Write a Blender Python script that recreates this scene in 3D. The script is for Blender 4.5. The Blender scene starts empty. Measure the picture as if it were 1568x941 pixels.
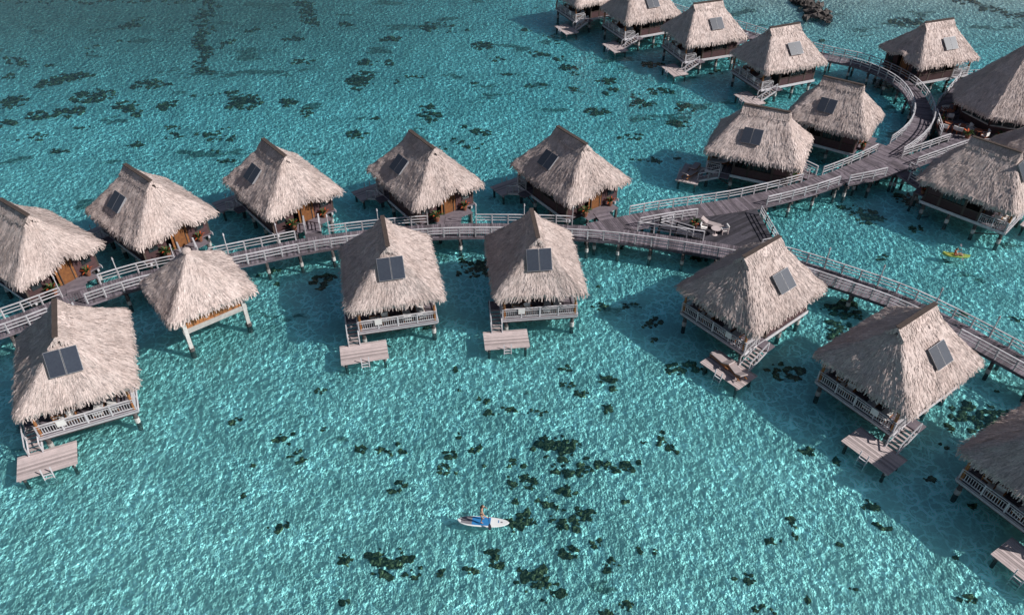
import bpy, math, random
from mathutils import Vector, Matrix, noise
random.seed(7)
R=math.radians
scene=bpy.context.scene
scene.view_settings.view_transform='Standard'
scene.view_settings.look='None'
scene.view_settings.exposure=0
# ------------------------------------------------------------ survey
H=43.0; F=1200.0; PT=math.atan(995/1200.0)
SP,CP=math.sin(PT),math.cos(PT)
def S(px,py,z=0.0):
    u=(px-784)/F; v=(py-470.5)/F
    t=(H-z)/(SP+v*CP)
    return Vector((u*t,t*(CP-v*SP),z))
# ------------------------------------------------------------ nodes
class NT:
    def __init__(s,m):
        m.use_nodes=True; s.t=m.node_tree; s.t.nodes.clear()
    def n(s,ty,ins=None,**kw):
        nd=s.t.nodes.new(ty)
        for k,v in kw.items(): setattr(nd,k,v)
        if ins:
            for k,v in ins.items():
                if isinstance(v,bpy.types.NodeSocket): s.t.links.new(v,nd.inputs[k])
                else: nd.inputs[k].default_value=v
        return nd
    def ramp(s,fac,stops):
        nd=s.n('ShaderNodeValToRGB',{0:fac})
        el=nd.color_ramp.elements
        while len(el)<len(stops): el.new(0.5)
        for e,(p,c) in zip(el,stops):
            e.position=p; e.color=(c[0],c[1],c[2],1) if not isinstance(c,(int,float)) else (c,c,c,1)
        return nd.outputs[0]
    def math(s,op,a,b=0.0,clamp=False):
        nd=s.n('ShaderNodeMath',{0:a,1:b},operation=op); nd.use_clamp=clamp
        return nd.outputs[0]
    def mix(s,f,a,b,bt='MIX'):
        nd=s.n('ShaderNodeMix',data_type='RGBA',blend_type=bt)
        for i,v in ((0,f),(6,a),(7,b)):
            if isinstance(v,bpy.types.NodeSocket): s.t.links.new(v,nd.inputs[i])
            else: nd.inputs[i].default_value=v if i==0 else (v[0],v[1],v[2],1)
        return nd.outputs[2]
    def mr(s,v,a,b,c,d):
        return s.n('ShaderNodeMapRange',{0:v,1:a,2:b,3:c,4:d}).outputs[0]
    def out(s,sh): s.t.links.new(sh,s.n('ShaderNodeOutputMaterial').inputs[0])
def M(name,c1,c2=None,scale=3.0,rough=0.8,stretch=(1,1,1),island=0.35,bump=0.25,metal=0.0,spec=0.3):
    m=bpy.data.materials.new(name); t=NT(m)
    if c2 is None: c2=tuple(x*0.7 for x in c1)
    tc=t.n('ShaderNodeTexCoord')
    mp=t.n('ShaderNodeMapping',{'Vector':tc.outputs['Object'],'Scale':stretch})
    nz=t.n('ShaderNodeTexNoise',{'Vector':mp.outputs[0],'Scale':scale,'Detail':6.0,'Roughness':0.65})
    f=t.mr(nz.outputs[0],0.3,0.7,0,1)
    col=t.mix(f,c1,c2)
    if island>0:
        g=t.n('ShaderNodeNewGeometry')
        v=t.mr(g.outputs['Random Per Island'],0,1,1-island,1+island*0.6)
        col=t.mix(1.0,col,t.n('ShaderNodeCombineColor',{0:v,1:v,2:v}).outputs[0],'MULTIPLY')
    b=t.n('ShaderNodeBsdfPrincipled',{'Base Color':col,'Roughness':rough,'Metallic':metal,'Specular IOR Level':spec})
    if bump>0:
        bp=t.n('ShaderNodeBump',{'Height':nz.outputs[0],'Strength':bump,'Distance':0.03})
        t.t.links.new(bp.outputs[0],b.inputs['Normal'])
    t.out(b.outputs[0]); return m
wood=M('weathered_planks',(0.22,0.185,0.205),(0.12,0.10,0.12),2.0,0.85,island=0.5)
deckdark=M('dark_planks',(0.07,0.064,0.078),(0.042,0.04,0.05),2.0,0.8,island=0.5)
platw=M('pale_planks',(0.58,0.48,0.465),(0.44,0.37,0.36),2.0,0.85)
railm=M('rail_wood',(0.60,0.58,0.60),(0.44,0.425,0.44),3.0,0.8,island=0.25)
pile=M('pile_timber',(0.15,0.13,0.125),(0.07,0.065,0.065),2.5,0.85)
pilew=M('pile_white',(0.62,0.6,0.57),(0.4,0.38,0.36),2.5,0.8)
wallm=M('wall_boards',(0.12,0.062,0.062),(0.06,0.036,0.04),3.0,0.8,(1,1,6))
orange=M('entrance_timber',(0.42,0.18,0.06),(0.2,0.08,0.04),4.0,0.6)
glassm=M('window_glass',(0.02,0.03,0.035),(0.03,0.04,0.045),1.0,0.08,island=0,bump=0,spec=0.6)
cush=M('cushion',(0.8,0.78,0.75),(0.64,0.62,0.6),4.0,0.9,island=0.15)
cushr=M('cushion_rust',(0.42,0.15,0.08),(0.3,0.1,0.06),4.0,0.9)
leafm=M('leaf',(0.06,0.11,0.03),(0.03,0.06,0.02),4.0,0.6,island=0.5)
flowm=M('flower',(0.55,0.05,0.04),(0.5,0.15,0.03),4.0,0.6)
potm=M('pot',(0.3,0.13,0.08),None,4.0,0.7)
panelm=M('solar_cells',(0.035,0.042,0.06),(0.05,0.06,0.08),6.0,0.38,island=0.3,bump=0,spec=0.35)
alum=M('aluminium',(0.38,0.38,0.40),None,4.0,0.55,metal=0.3)
darkm=M('dark_boards',(0.10,0.075,0.065),None,5,0.9)  # dark brown boards for gable ends, soffits, wall frames and ridge strip
skin=M('skin',(0.50,0.29,0.20),(0.45,0.25,0.17),8,0.5,island=0,bump=0.05)
hairm=M('hair',(0.10,0.055,0.03),(0.06,0.03,0.02),20,0.5,(6,6,1),island=0)
bikini=M('bikini',(0.03,0.03,0.05),None,8,0.7,island=0)
boardw=M('board_white',(0.8,0.8,0.78),(0.75,0.76,0.76),2,0.35,island=0,bump=0)
boardb=M('board_blue_pad',(0.03,0.22,0.5),(0.03,0.18,0.42),6,0.6,island=0)
boardg=M('board_grey_pad',(0.25,0.24,0.26),None,6,0.7,island=0)
kayakm=M('kayak_plastic',(0.55,0.47,0.10),(0.22,0.45,0.12),1.2,0.4,island=0,bump=0)
vest=M('life_vest',(0.6,0.13,0.06),None,8,0.7,island=0)
rockm=M('rock',(0.13,0.11,0.10),(0.05,0.045,0.045),3,0.9,island=0.5,bump=0.6)

def thatch():
    m=bpy.data.materials.new('thatch'); t=NT(m)
    uv=t.n('ShaderNodeUVMap')
    oi=t.n('ShaderNodeObjectInfo')
    mp=t.n('ShaderNodeMapping',{'Vector':uv.outputs[0],'Scale':(9,1.4,1)})
    n1=t.n('ShaderNodeTexNoise',{'Vector':mp.outputs[0],'Scale':1.6,'Detail':8.0,'Roughness':0.78})
    tc=t.n('ShaderNodeTexCoord')
    n2=t.n('ShaderNodeTexNoise',{'Vector':tc.outputs['Object'],'Scale':0.7,'Detail':5.0,'Roughness':0.65},noise_dimensions='4D')
    t.t.links.new(t.math('MULTIPLY',oi.outputs['Random'],37.0),n2.inputs['W'])
    n3=t.n('ShaderNodeTexNoise',{'Vector':tc.outputs['Object'],'Scale':9.0,'Detail':5.0,'Roughness':0.7})
    c=t.ramp(n1.outputs[0],[(0.28,(0.22,0.17,0.16)),(0.43,(0.60,0.49,0.45)),(0.64,(0.86,0.735,0.685))])
    c=t.mix(t.mr(n2.outputs[0],0.42,0.72,0,0.6),c,(0.46,0.35,0.31))
    v=t.mr(n3.outputs[0],0.3,0.7,0.78,1.18)
    g=t.n('ShaderNodeNewGeometry')
    r=t.mr(g.outputs['Random Per Island'],0,1,0.70,1.15)
    o=t.mr(oi.outputs['Random'],0,1,0.92,1.06)
    v=t.math('MULTIPLY',t.math('MULTIPLY',v,r),o)
    c=t.mix(1.0,c,t.n('ShaderNodeCombineColor',{0:v,1:v,2:v}).outputs[0],'MULTIPLY')
    b=t.n('ShaderNodeBsdfPrincipled',{'Base Color':c,'Roughness':0.95,'Specular IOR Level':0.1})
    bp=t.n('ShaderNodeBump',{'Height':n1.outputs[0],'Strength':0.9,'Distance':0.09})
    t.t.links.new(bp.outputs[0],b.inputs['Normal'])
    t.out(b.outputs[0]); return m
thatchm=thatch()

# ------------------------------------------------------------ mesh builder
class MB:
    def __init__(s): s.v=[];s.f=[];s.m=[];s.uv={}
    def face(s,ix,m=0,uv=None):
        if uv: s.uv[len(s.f)]=uv
        s.f.append(tuple(ix)); s.m.append(m)
    def box(s,c,d,rz=0.0,m=0,mat=None):
        b=len(s.v); cx,cy,cz=c; dx,dy,dz=d[0]/2,d[1]/2,d[2]/2
        ca,sa=math.cos(rz),math.sin(rz)
        for z in(-dz,dz):
            for x,y in((-dx,-dy),(dx,-dy),(dx,dy),(-dx,dy)):
                s.v.append((cx+x*ca-y*sa,cy+x*sa+y*ca,cz+z))
        for q in((3,2,1,0),(4,5,6,7),(0,1,5,4),(1,2,6,5),(2,3,7,6),(3,0,4,7)):
            s.face([b+i for i in q],m)
    def beam(s,p0,p1,w,h,m=0):
        p0=Vector(p0);p1=Vector(p1);d=(p1-p0)
        if d.length<1e-4:return
        d.normalize(); up=Vector((0,0,1))
        if abs(d.z)>0.98: up=Vector((0,1,0))
        sx=d.cross(up).normalized(); uz=sx.cross(d)
        b=len(s.v)
        for p in(p0,p1):
            for a,c in((-1,-1),(1,-1),(1,1),(-1,1)):
                s.v.append(tuple(p+sx*a*w/2+uz*c*h/2))
        for q in((0,1,2,3),(7,6,5,4),(1,0,4,5),(2,1,5,6),(3,2,6,7),(0,3,7,4)):
            s.face([b+i for i in q],m)
    def cyl(s,p0,p1,r0,r1=None,n=8,m=0):
        r1=r0 if r1 is None else r1
        p0=Vector(p0);p1=Vector(p1);d=(p1-p0).normalized()
        up=Vector((0,0,1)) if abs(d.z)<0.9 else Vector((1,0,0))
        sx=d.cross(up).normalized(); sy=d.cross(sx); b=len(s.v)
        for p,r in((p0,r0),(p1,r1)):
            for i in range(n):
                a=2*math.pi*i/n; s.v.append(tuple(p+sx*r*math.cos(a)+sy*r*math.sin(a)))
        for i in range(n):
            j=(i+1)%n; s.face((b+i,b+j,b+n+j,b+n+i),m)
        s.face([b+i for i in range(n)][::-1],m); s.face([b+n+i for i in range(n)],m)
    def ell(s,c,r,m=0,nu=10,nv=7,amp=0.0,seed=0.0):
        b=len(s.v);c=Vector(c)
        for j in range(nv+1):
            th=math.pi*j/nv
            for i in range(nu):
                a=2*math.pi*i/nu
                d=Vector((math.sin(th)*math.cos(a),math.sin(th)*math.sin(a),math.cos(th)))
                k=1+amp*noise.noise(d*2.1+Vector((seed,seed*0.7,0))) + amp*0.5*noise.noise(d*5+Vector((seed,0,3)))
                s.v.append(tuple(c+Vector((d.x*r[0]*k,d.y*r[1]*k,d.z*r[2]*k))))
        for j in range(nv):
            for i in range(nu):
                k=(i+1)%nu
                s.face((b+j*nu+i,b+(j+1)*nu+i,b+(j+1)*nu+k,b+j*nu+k),m)
    def mesh(s,name,mats,smooth=False):
        me=bpy.data.meshes.new(name); me.from_pydata(s.v,[],s.f)
        for mm in mats: me.materials.append(mm)
        me.polygons.foreach_set('material_index',s.m)
        if smooth: me.polygons.foreach_set('use_smooth',[True]*len(s.f))
        if s.uv:
            ul=me.uv_layers.new(name='UVMap')
            for p in me.polygons:
                u=s.uv.get(p.index)
                if u:
                    for k,li in enumerate(p.loop_indices): ul.data[li].uv=u[k]
        me.update(); return me
def obj(name,me,parent=None,loc=(0,0,0),rz=0.0):
    o=bpy.data.objects.new(name,me); scene.collection.objects.link(o)
    o.location=loc; o.rotation_euler=(0,0,rz)
    if parent: o.parent=parent
    return o
def empty(name,loc=(0,0,0),rz=0.0):
    o=bpy.data.objects.new(name,None); o.empty_display_size=0.5
    scene.collection.objects.link(o); o.location=loc; o.rotation_euler=(0,0,rz); return o

# ------------------------------------------------------------ thatched roof
def roundrect(W,L,r,step=0.3):
    pts=[]
    cs=[(W-r,L-r,0),(-(W-r),L-r,90),(-(W-r),-(L-r),180),(W-r,-(L-r),270)]
    for k,(cx,cy,a0) in enumerate(cs):
        for i in range(5):
            a=R(a0+90*i/4); pts.append((cx+r*math.cos(a),cy+r*math.sin(a)))
        nx=cs[(k+1)%4]; a=R(nx[2]); e=(nx[0]+r*math.cos(a),nx[1]+r*math.sin(a)); st=pts[-1]
        d=math.hypot(e[0]-st[0],e[1]-st[1]); n=int(d/step)
        for i in range(1,n): pts.append((st[0]+(e[0]-st[0])*i/n,st[1]+(e[1]-st[1])*i/n))
    return pts
def roof_mesh(name,W,L,yr,ze,Hh,seed,eyebrow=True,cap=True,circ=False,tufts=2600):
    rnd=random.Random(seed); mb=MB()
    if circ:
        n=96; per=[(W*(1/max(math.cos(((2*math.pi*i/n)%(math.pi/4))-math.pi/8),0.01))*math.cos(math.pi/8)*math.cos(2*math.pi*i/n),
                    W*(1/max(math.cos(((2*math.pi*i/n)%(math.pi/4))-math.pi/8),0.01))*math.cos(math.pi/8)*math.sin(2*math.pi*i/n)) for i in range(n)]
    else: per=roundrect(W,L,0.5)
    n=len(per); nt=16; so=Vector((seed*3.1,seed*1.7,0))
    def pt(s,t):
        i=int(s)%n; j=(i+1)%n; k=s-int(s)
        x=per[i][0]*(1-k)+per[j][0]*k; y=per[i][1]*(1-k)+per[j][1]*k
        wob=1+0.016*noise.noise(Vector((x*0.8,y*0.8,seed)))
        eb=0.0
        if eyebrow and y<-L*0.8: eb=0.62*math.exp(-((x-0.3)/0.85)**2)*(1-t)**3
        ty=y/L*yr
        X=(x*wob)*(1-t); Y=(y*wob)*(1-t)+ty*t
        Z=ze+Hh*t-0.06*math.sin(math.pi*t)+eb
        nn=noise.noise(Vector((X*1.0,Y*1.0,Z*1.0))+so)*0.13+noise.noise(Vector((X*4,Y*4,Z*4))+so)*0.05
        step=((t*9+0.12*noise.noise(Vector((s*0.3,seed,0))))%1.0)*-0.03
        return Vector((X,Y,Z+nn*(1-0.4*t)+step))
    ds=[0]
    for i in range(n): ds.append(ds[-1]+math.hypot(per[(i+1)%n][0]-per[i][0],per[(i+1)%n][1]-per[i][1]))
    sl=math.hypot(W,Hh)
    for j in range(nt+1):
        for i in range(n): mb.v.append(tuple(pt(i,j/nt)))
    for j in range(nt):
        for i in range(n):
            k=(i+1)%n
            mb.face((j*n+i,j*n+k,(j+1)*n+k,(j+1)*n+i),0,[(ds[i],j/nt*sl),(ds[i+1],j/nt*sl),(ds[i+1],(j+1)/nt*sl),(ds[i],(j+1)/nt*sl)])
    # eave thickness and soffit
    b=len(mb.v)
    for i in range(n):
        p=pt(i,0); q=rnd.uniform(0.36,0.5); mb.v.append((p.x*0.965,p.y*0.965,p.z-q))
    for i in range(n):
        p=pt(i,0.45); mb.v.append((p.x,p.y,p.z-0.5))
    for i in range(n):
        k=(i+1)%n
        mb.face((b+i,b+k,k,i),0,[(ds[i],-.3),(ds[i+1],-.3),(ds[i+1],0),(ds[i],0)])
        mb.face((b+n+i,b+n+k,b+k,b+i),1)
    # loose thatch strands
    def strand(p,dn,side,nrm,ln,w,lift,u):
        b=len(mb.v); a=p+nrm*0.012; e=p+dn*ln+nrm*lift
        for q in(a-side*w/2,a+side*w/2,e+side*w*0.3,e-side*w*0.3): mb.v.append(tuple(q))
        mb.face((b+3,b+2,b+1,b),0,[(u,0),(u+.1,0),(u+.1,ln),(u,ln)])
    for _ in range(tufts):
        s=rnd.uniform(0,n); t=1-math.sqrt(rnd.uniform(0.004,1)); t=min(t,0.96)
        p=pt(s,t); q=pt(s,max(t-0.06,-0.02)); dn=(q-p)
        if dn.length<1e-3: continue
        dn.normalize(); p2=pt((s+0.3)%n,t); sd=(p2-p)
        if sd.length<1e-4: continue
        sd.normalize(); nr=dn.cross(sd).normalized()
        if nr.z<0: nr=-nr
        dn=(dn+sd*rnd.gauss(0,0.12)).normalized()
        strand(p,dn,sd,nr,rnd.uniform(0.2,0.55),rnd.uniform(0.03,0.10),rnd.uniform(0.015,0.065),rnd.uniform(0,30))
    for i in range(int(n*6.5)):
        s=rnd.uniform(0,n); p=pt(s,0.0); p2=pt((s+0.3)%n,0); sd=(p2-p).normalized()
        o=Vector((p.x,p.y,0)).normalized()
        dn=(Vector((0,0,-1))+o*rnd.uniform(0.05,0.4)+sd*rnd.gauss(0,0.2)).normalized()
        strand(p+Vector((0,0,0.03)),dn,sd,o,rnd.uniform(0.25,0.65),rnd.uniform(0.04,0.13),0.02,rnd.uniform(0,30))
    if cap:
        zr=ze+Hh; ye=yr+0.42; w=0.66; h=0.74
        m=8
        for k in range(m):
            y0=-ye+2*ye*k/m; y1=-ye+2*ye*(k+1)/m
            e0=noise.noise(Vector((k,seed,1)))*0.05; e1=noise.noise(Vector((k+1,seed,1)))*0.05
            l0=0.05*(abs(y0)/ye)**2; l1=0.05*(abs(y1)/ye)**2
            for sg in(-1,1):
                b=len(mb.v)
                mb.v+= [(0,y0,zr+0.10+l0+e0),(0,y1,zr+0.10+l1+e1),(sg*w,y1,zr-h+0.1+e1),(sg*w,y0,zr-h+0.1+e0),
                        (sg*(w+.02),y1,zr-h-0.06),(sg*(w+.02),y0,zr-h-0.06)]
                q=(b,b+1,b+2,b+3) if sg<0 else (b+3,b+2,b+1,b)
                mb.face(q,0,[(y0,0),(y1,0),(y1,1.3),(y0,1.3)])
                mb.face((b+3,b+2,b+4,b+5) if sg<0 else (b+5,b+4,b+2,b+3),0,[(y0,0),(y1,0),(y1,.2),(y0,.2)])
                for _ in range(16):
                    yy=rnd.uniform(y0,y1); f=rnd.uniform(0.1,1)
                    strand(Vector((sg*w*f,yy,zr+.1-(h)*f+.03)),Vector((sg*w,rnd.gauss(0,.08),-h)).normalized(),Vector((0,1,0)),Vector((sg*h,0,w)).normalized(),rnd.uniform(.15,.35),.08,.03,rnd.uniform(0,30))
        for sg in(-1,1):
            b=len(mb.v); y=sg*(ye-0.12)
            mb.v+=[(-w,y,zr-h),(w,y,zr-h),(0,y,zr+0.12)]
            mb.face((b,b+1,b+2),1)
            for _ in range(60):
                x=rnd.uniform(-w,w); z=zr+0.12-abs(x)/w*(h)
                strand(Vector((x,sg*(ye-0.02),z)),Vector((rnd.gauss(0,.15),sg*0.3,-1)).normalized(),Vector((1,0,0)),Vector((0,sg,0)),rnd.uniform(.15,.4),.1,.02,rnd.uniform(0,30))
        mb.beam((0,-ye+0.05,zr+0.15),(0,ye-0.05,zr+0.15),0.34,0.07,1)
    else:
        mb.ell((0,0,ze+Hh-0.05),(0.35,0.35,0.3),0)
    return mb.mesh(name,[thatchm,darkm])
RW,RL,ZE,RH=3.68,4.44,4.0,3.75
roofs=[roof_mesh('thatch_roof_mesh',RW,RL,1.75,ZE,RH,i+1,tufts=3600) for i in range(4)]
hut_roof=roof_mesh('hut_roof_mesh',3.35,3.35,0.15,ZE,3.4,9,False,False,tufts=2500)
cone_roof=roof_mesh('cone_roof_mesh',6.3,6.3,0.0,4.0,7.0,12,False,False,True,6000)
cone_roof2=roof_mesh('cone_roof2_mesh',5.0,5.0,0.0,3.8,4.2,13,False,False,True,4500)

# ------------------------------------------------------------ parts
ZF=1.5
SB=-0.95
def railing(mb,p0,p1,h=0.95,m=0,bal=0.16):
    p0=Vector(p0);p1=Vector(p1);L=(p1-p0).length;n=max(1,round(L/1.4))
    for i in range(n+1):
        p=p0.lerp(p1,i/n); mb.box((p.x,p.y,p.z+h/2),(0.09,0.09,h+0.06),m=m)
    for z in(h,0.14,h*0.78): mb.beam(p0+Vector((0,0,z)),p1+Vector((0,0,z)),0.07 if z<h else 0.12,0.05,m)
    k=int(L/bal)
    for i in range(1,k):
        p=p0.lerp(p1,i/k); mb.box((p.x,p.y,p.z+h*0.46),(0.035,0.035,h*0.62),m=m)
def armchair(mb,x,y,z,rz,mf=0,mc=1):
    ca,sa=math.cos(rz),math.sin(rz)
    def T(a,b): return (x+a*ca-b*sa,y+a*sa+b*ca)
    for a in(-.28,.28):
        for b in(-.28,.28): q=T(a,b); mb.box((q[0],q[1],z+.3 if b<0 else z+.4),(.06,.06,.6 if b<0 else .8),rz,mf)
    q=T(0,0); mb.box((q[0],q[1],z+.34),(.6,.58,.06),rz,mf)
    q=T(0,-.02); mb.box((q[0],q[1],z+.42),(.52,.52,.1),rz,mc)
    q=T(0,.29); mb.box((q[0],q[1],z+.65),(.56,.1,.4),rz,mc)
    for a in(-.3,.3): q=T(a,0); mb.box((q[0],q[1],z+.61),(.08,.62,.05),rz,mf)
def lounger(mb,x,y,z,rz,mf=0,mc=1):
    ca,sa=math.cos(rz),math.sin(rz)
    def T(a,b,c=0): return Vector((x+a*ca-b*sa,y+a*sa+b*ca,z+c))
    mb.beam(T(-.3,-.95,.3),T(-.3,.95,.3),.06,.07,mf); mb.beam(T(.3,-.95,.3),T(.3,.95,.3),.06,.07,mf)
    for a in(-.3,.3):
        for b in(-.8,.7): mb.cyl(T(a,b,0),T(a,b,.28),.03,n=6,m=mf)
    for i in range(9):
        mb.beam(T(-.3,-.9+i*.15,.345),T(.3,-.9+i*.15,.345),.1,.02,mf)
    mb.beam(T(0,-.95,.41),T(0,.3,.41),.58,.1,mc)
    mb.beam(T(0,.3,.41),T(0,.93,.78),.58,.1,mc)
    mb.beam(T(-.3,.3,.34),T(-.3,.95,.72),.05,.05,mf); mb.beam(T(.3,.3,.34),T(.3,.95,.72),.05,.05,mf)
def table(mb,x,y,z,r=.4,h=.72,m=0):
    mb.cyl((x,y,z+h-.04),(x,y,z+h),r,n=16,m=m); mb.cyl((x,y,z),(x,y,z+h-.04),.05,n=8,m=m); mb.cyl((x,y,z),(x,y,z+.04),.25,.1,n=10,m=m)
def plantmb(mb,x,y,z,s=1.0,ml=0,mf=1,mp=2,rnd=random):
    mb.cyl((x,y,z),(x,y,z+.4*s),.16*s,.24*s,n=10,m=mp)
    for i in range(34):
        a=rnd.uniform(0,6.28); el=rnd.uniform(.3,1.3); l=rnd.uniform(.35,.8)*s
        b=Vector((x,y,z+.4*s)); d=Vector((math.cos(a)*math.cos(el),math.sin(a)*math.cos(el),math.sin(el)))
        mid=b+d*l*.6; e=b+d*l+Vector((0,0,-.18*s)); sd=d.cross(Vector((0,0,1))).normalized()*.07*s
        k=len(mb.v); mb.v+=[tuple(b),tuple(mid+sd),tuple(e),tuple(mid-sd)]
        mb.face((k,k+1,k+2,k+3),ml if rnd.random()<.75 else mf)
# substructure
mb=MB()
for x in(-2.7,2.7):
    for y in(-3.2,-0.8,1.6,3.85):
        mb.cyl((x,y,SB),(x,y,0.05),.16,.16,10,0); mb.cyl((x,y,0.05),(x,y,0.5),.18,.18,10,2); mb.cyl((x,y,0.5),(x,y,1.22),.15,.15,10,0)
    mb.beam((x,-3.6,1.22),(x,4.05,1.22),.16,.24,1)
for y in(-3.2,-0.8,1.6,3.85): mb.beam((-3.0,y,1.0),(3.0,y,1.0),.14,.2,0)
for x in(-1,1): mb.beam((x*2.7,1.7,0.1),(x*2.7,3.8,1.0),.09,.09,0)
me_sub=mb.mesh('substructure_mesh',[pile,railm,pilew])
mb=MB()
y=-3.6
while y<4.1: mb.box((0,y+.09,1.46),(6.1,.17,.07)); y+=.19
mb.beam((-3.08,-3.6,1.38),(-3.08,4.1,1.38),.05,.3,1); mb.beam((3.08,-3.6,1.38),(3.08,4.1,1.38),.05,.3,1); mb.beam((-3.05,4.14,1.38),(3.05,4.14,1.38),.05,.3,1)
me_floor=mb.mesh('floor_mesh',[wood,railm])
# walls
mb=MB(); zt=4.45
hh=zt-ZF; zc=(zt+ZF)/2
for sx in(-1,1):
    mb.box((sx*2.9,-0.9,ZF+.45),(.12,5.0,.9),m=0)
    mb.box((sx*2.9,-0.9,zt-.3),(.12,5.0,.6),m=0)
    for y in(-3.35,-2.0,0.2,1.55): mb.box((sx*2.91,y,zc),(.16,.18,hh),m=1)
    mb.box((sx*2.9,-2.7,zc),(.08,1.3,hh),m=0)
    mb.box((sx*2.88,-0.9,zc),(.04,2.1,hh),m=2)
    for k in range(7): mb.box((sx*2.925,-1.9+k*.33,zc),(.05,.05,hh-.1),m=1)
    mb.box((sx*2.95,-0.9,ZF+.92),(.12,5.1,.07),m=1)
mb.box((-1.9,-3.4,zc),(1.9,.12,hh),m=0); mb.box((1.95,-3.4,zc),(1.8,.12,hh),m=0)
mb.box((0.3,-3.38,zc),(1.5,.1,hh),m=3)
mb.box((0.3,-3.46,ZF+1.05),(.9,.06,2.1),m=3); mb.box((-.2,-3.49,ZF+1.05),(.07,.08,2.15),m=1); mb.box((.8,-3.49,ZF+1.05),(.07,.08,2.15),m=1)
for x in(-2.1,2.1): mb.box((x,-3.48,ZF+1.3),(.8,.05,.9),m=2)
mb.box((0,1.55,zt-.35),(5.7,.12,.7),m=0)
for i in range(4): mb.box((-2.1+i*1.4,1.52,ZF+1.1),(1.3,.04,2.1),m=2); 
for i in range(5): mb.box((-2.8+i*1.4,1.56,ZF+1.1),(.09,.1,2.2),m=3)
for sx in(-1,1): mb.cyl((sx*2.85,4.0,ZF),(sx*2.85,4.0,4.25),.1,n=10,m=3)
mb.beam((-2.95,4.0,4.1),(2.95,4.0,4.1),.12,.18,0)
for sx in(-1,1): mb.beam((sx*2.9,1.6,4.1),(sx*2.9,4.0,4.1),.12,.18,0)
me_walls=mb.mesh('walls_mesh',[wallm,darkm,glassm,orange])
def furn(k):
    mb=MB(); rr=random.Random(k)
    lounger(mb,-1.7+rr.uniform(-.2,.2),3.0,ZF,rr.uniform(2.9,3.3)); lounger(mb,-.75,3.05,ZF,rr.uniform(2.9,3.3))
    table(mb,.9,2.7,ZF,.42); armchair(mb,1.8,2.9,ZF,-1.4+rr.uniform(-.3,.3)); armchair(mb,.9,3.5,ZF,3.3)
    mb.box((1.4,3.3,ZF+.25),(.5,.4,.5),m=1)
    return mb.mesh('deck_furniture_mesh',[orange,cush])
me_furn=[furn(i) for i in range(3)]
def side_parts(sd):
    mb=MB()
    railing(mb,(-2.98,4.06,ZF+.02),(2.98,4.06,ZF+.02),m=0)
    railing(mb,(-sd*2.98,1.7,ZF+.02),(-sd*2.98,4.0,ZF+.02),m=0)
    railing(mb,(sd*2.98,2.75,ZF+.02),(sd*2.98,4.0,ZF+.02),m=0)
    # towel over the rail
    mb.beam((sd*1.2,4.13,ZF+.72),(sd*1.75,4.13,ZF+.72),.02,.55,1)
    a=mb.mesh('railing_mesh',[railm,cush])
    mb=MB(); x=sd*3.5
    mb.box((x,2.2,ZF-.06),(.95,.95,.1),m=0)
    for q in(-.42,.42):
        mb.beam((x+q,2.6,ZF-.1),(x+q,4.55,.42),.07,.2,1)
        mb.beam((x+q,2.6,ZF+.85),(x+q,4.5,1.35),.07,.07,1)
        for yy,zz in((2.6,ZF),(3.55,.95),(4.5,.45)): mb.box((x+q,yy,zz+.42),(.07,.07,.88),m=1)
    for i in range(7):
        f=(i+.5)/7; mb.box((x,2.65+1.9*f,ZF-.05-1.05*f),(.84,.25,.05),m=2)
    # swim platform
    cx=sd*2.85
    y=4.4
    while y<6.45: mb.box((cx,y,.45),(3.55,.16,.06),m=2); y+=.18
    for q in(-1.6,1.6):
        mb.beam((cx+q,4.35,.34),(cx+q,6.45,.34),.1,.14,2)
        for yy in(4.6,6.2): mb.cyl((cx+q*.9,yy,SB),(cx+q*.9,yy,.4),.11,n=8,m=3)
    # ladder
    for q in(-.28,.28): mb.beam((cx+q,6.5,.95),(cx+q,6.7,-.6),.06,.06,1)
    for i in range(4): mb.box((cx,6.56+i*.035,.35-i*.26),(.56,.1,.04),m=1)
    return a,mb.mesh('steps_platform_mesh',[wood,railm,platw,pile])
SIDE={1:side_parts(1),-1:side_parts(-1)}
mb=MB(); lounger(mb,2.2,5.4,.48,1.2); lounger(mb,3.6,5.3,.48,1.45); me_pl=mb.mesh('platform_loungers_mesh',[orange,platw])
mb=MB(); plantmb(mb,-1.3,-4.0,ZF-.0,1.25); plantmb(mb,1.7,-3.95,ZF,1.0); me_plant=mb.mesh('plants_mesh',[leafm,flowm,potm])
mb=MB()
mb.box((.3,-4.1,1.455),(3.6,1.2,.07)); 
for x in(-1.4,2.0): mb.cyl((x,-4.5,SB),(x,-4.5,1.41),.13,n=8,m=1)
me_porch=mb.mesh('porch_mesh',[wood,pile])
def panel_mesh():
    mb=MB()
    for sx in(-1,1):
        mb.box((sx*.50,0,.0),(0.96,1.75,.06),m=1)
        mb.box((sx*.50,0,.034),(.91,1.70,.012),m=0)
    for x in(-.85,.85): mb.box((x,0,-.12),(.05,1.6,.2),m=1)
    return mb.mesh('solar_panel_mesh',[panelm,alum])
me_panel=panel_mesh()

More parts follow.
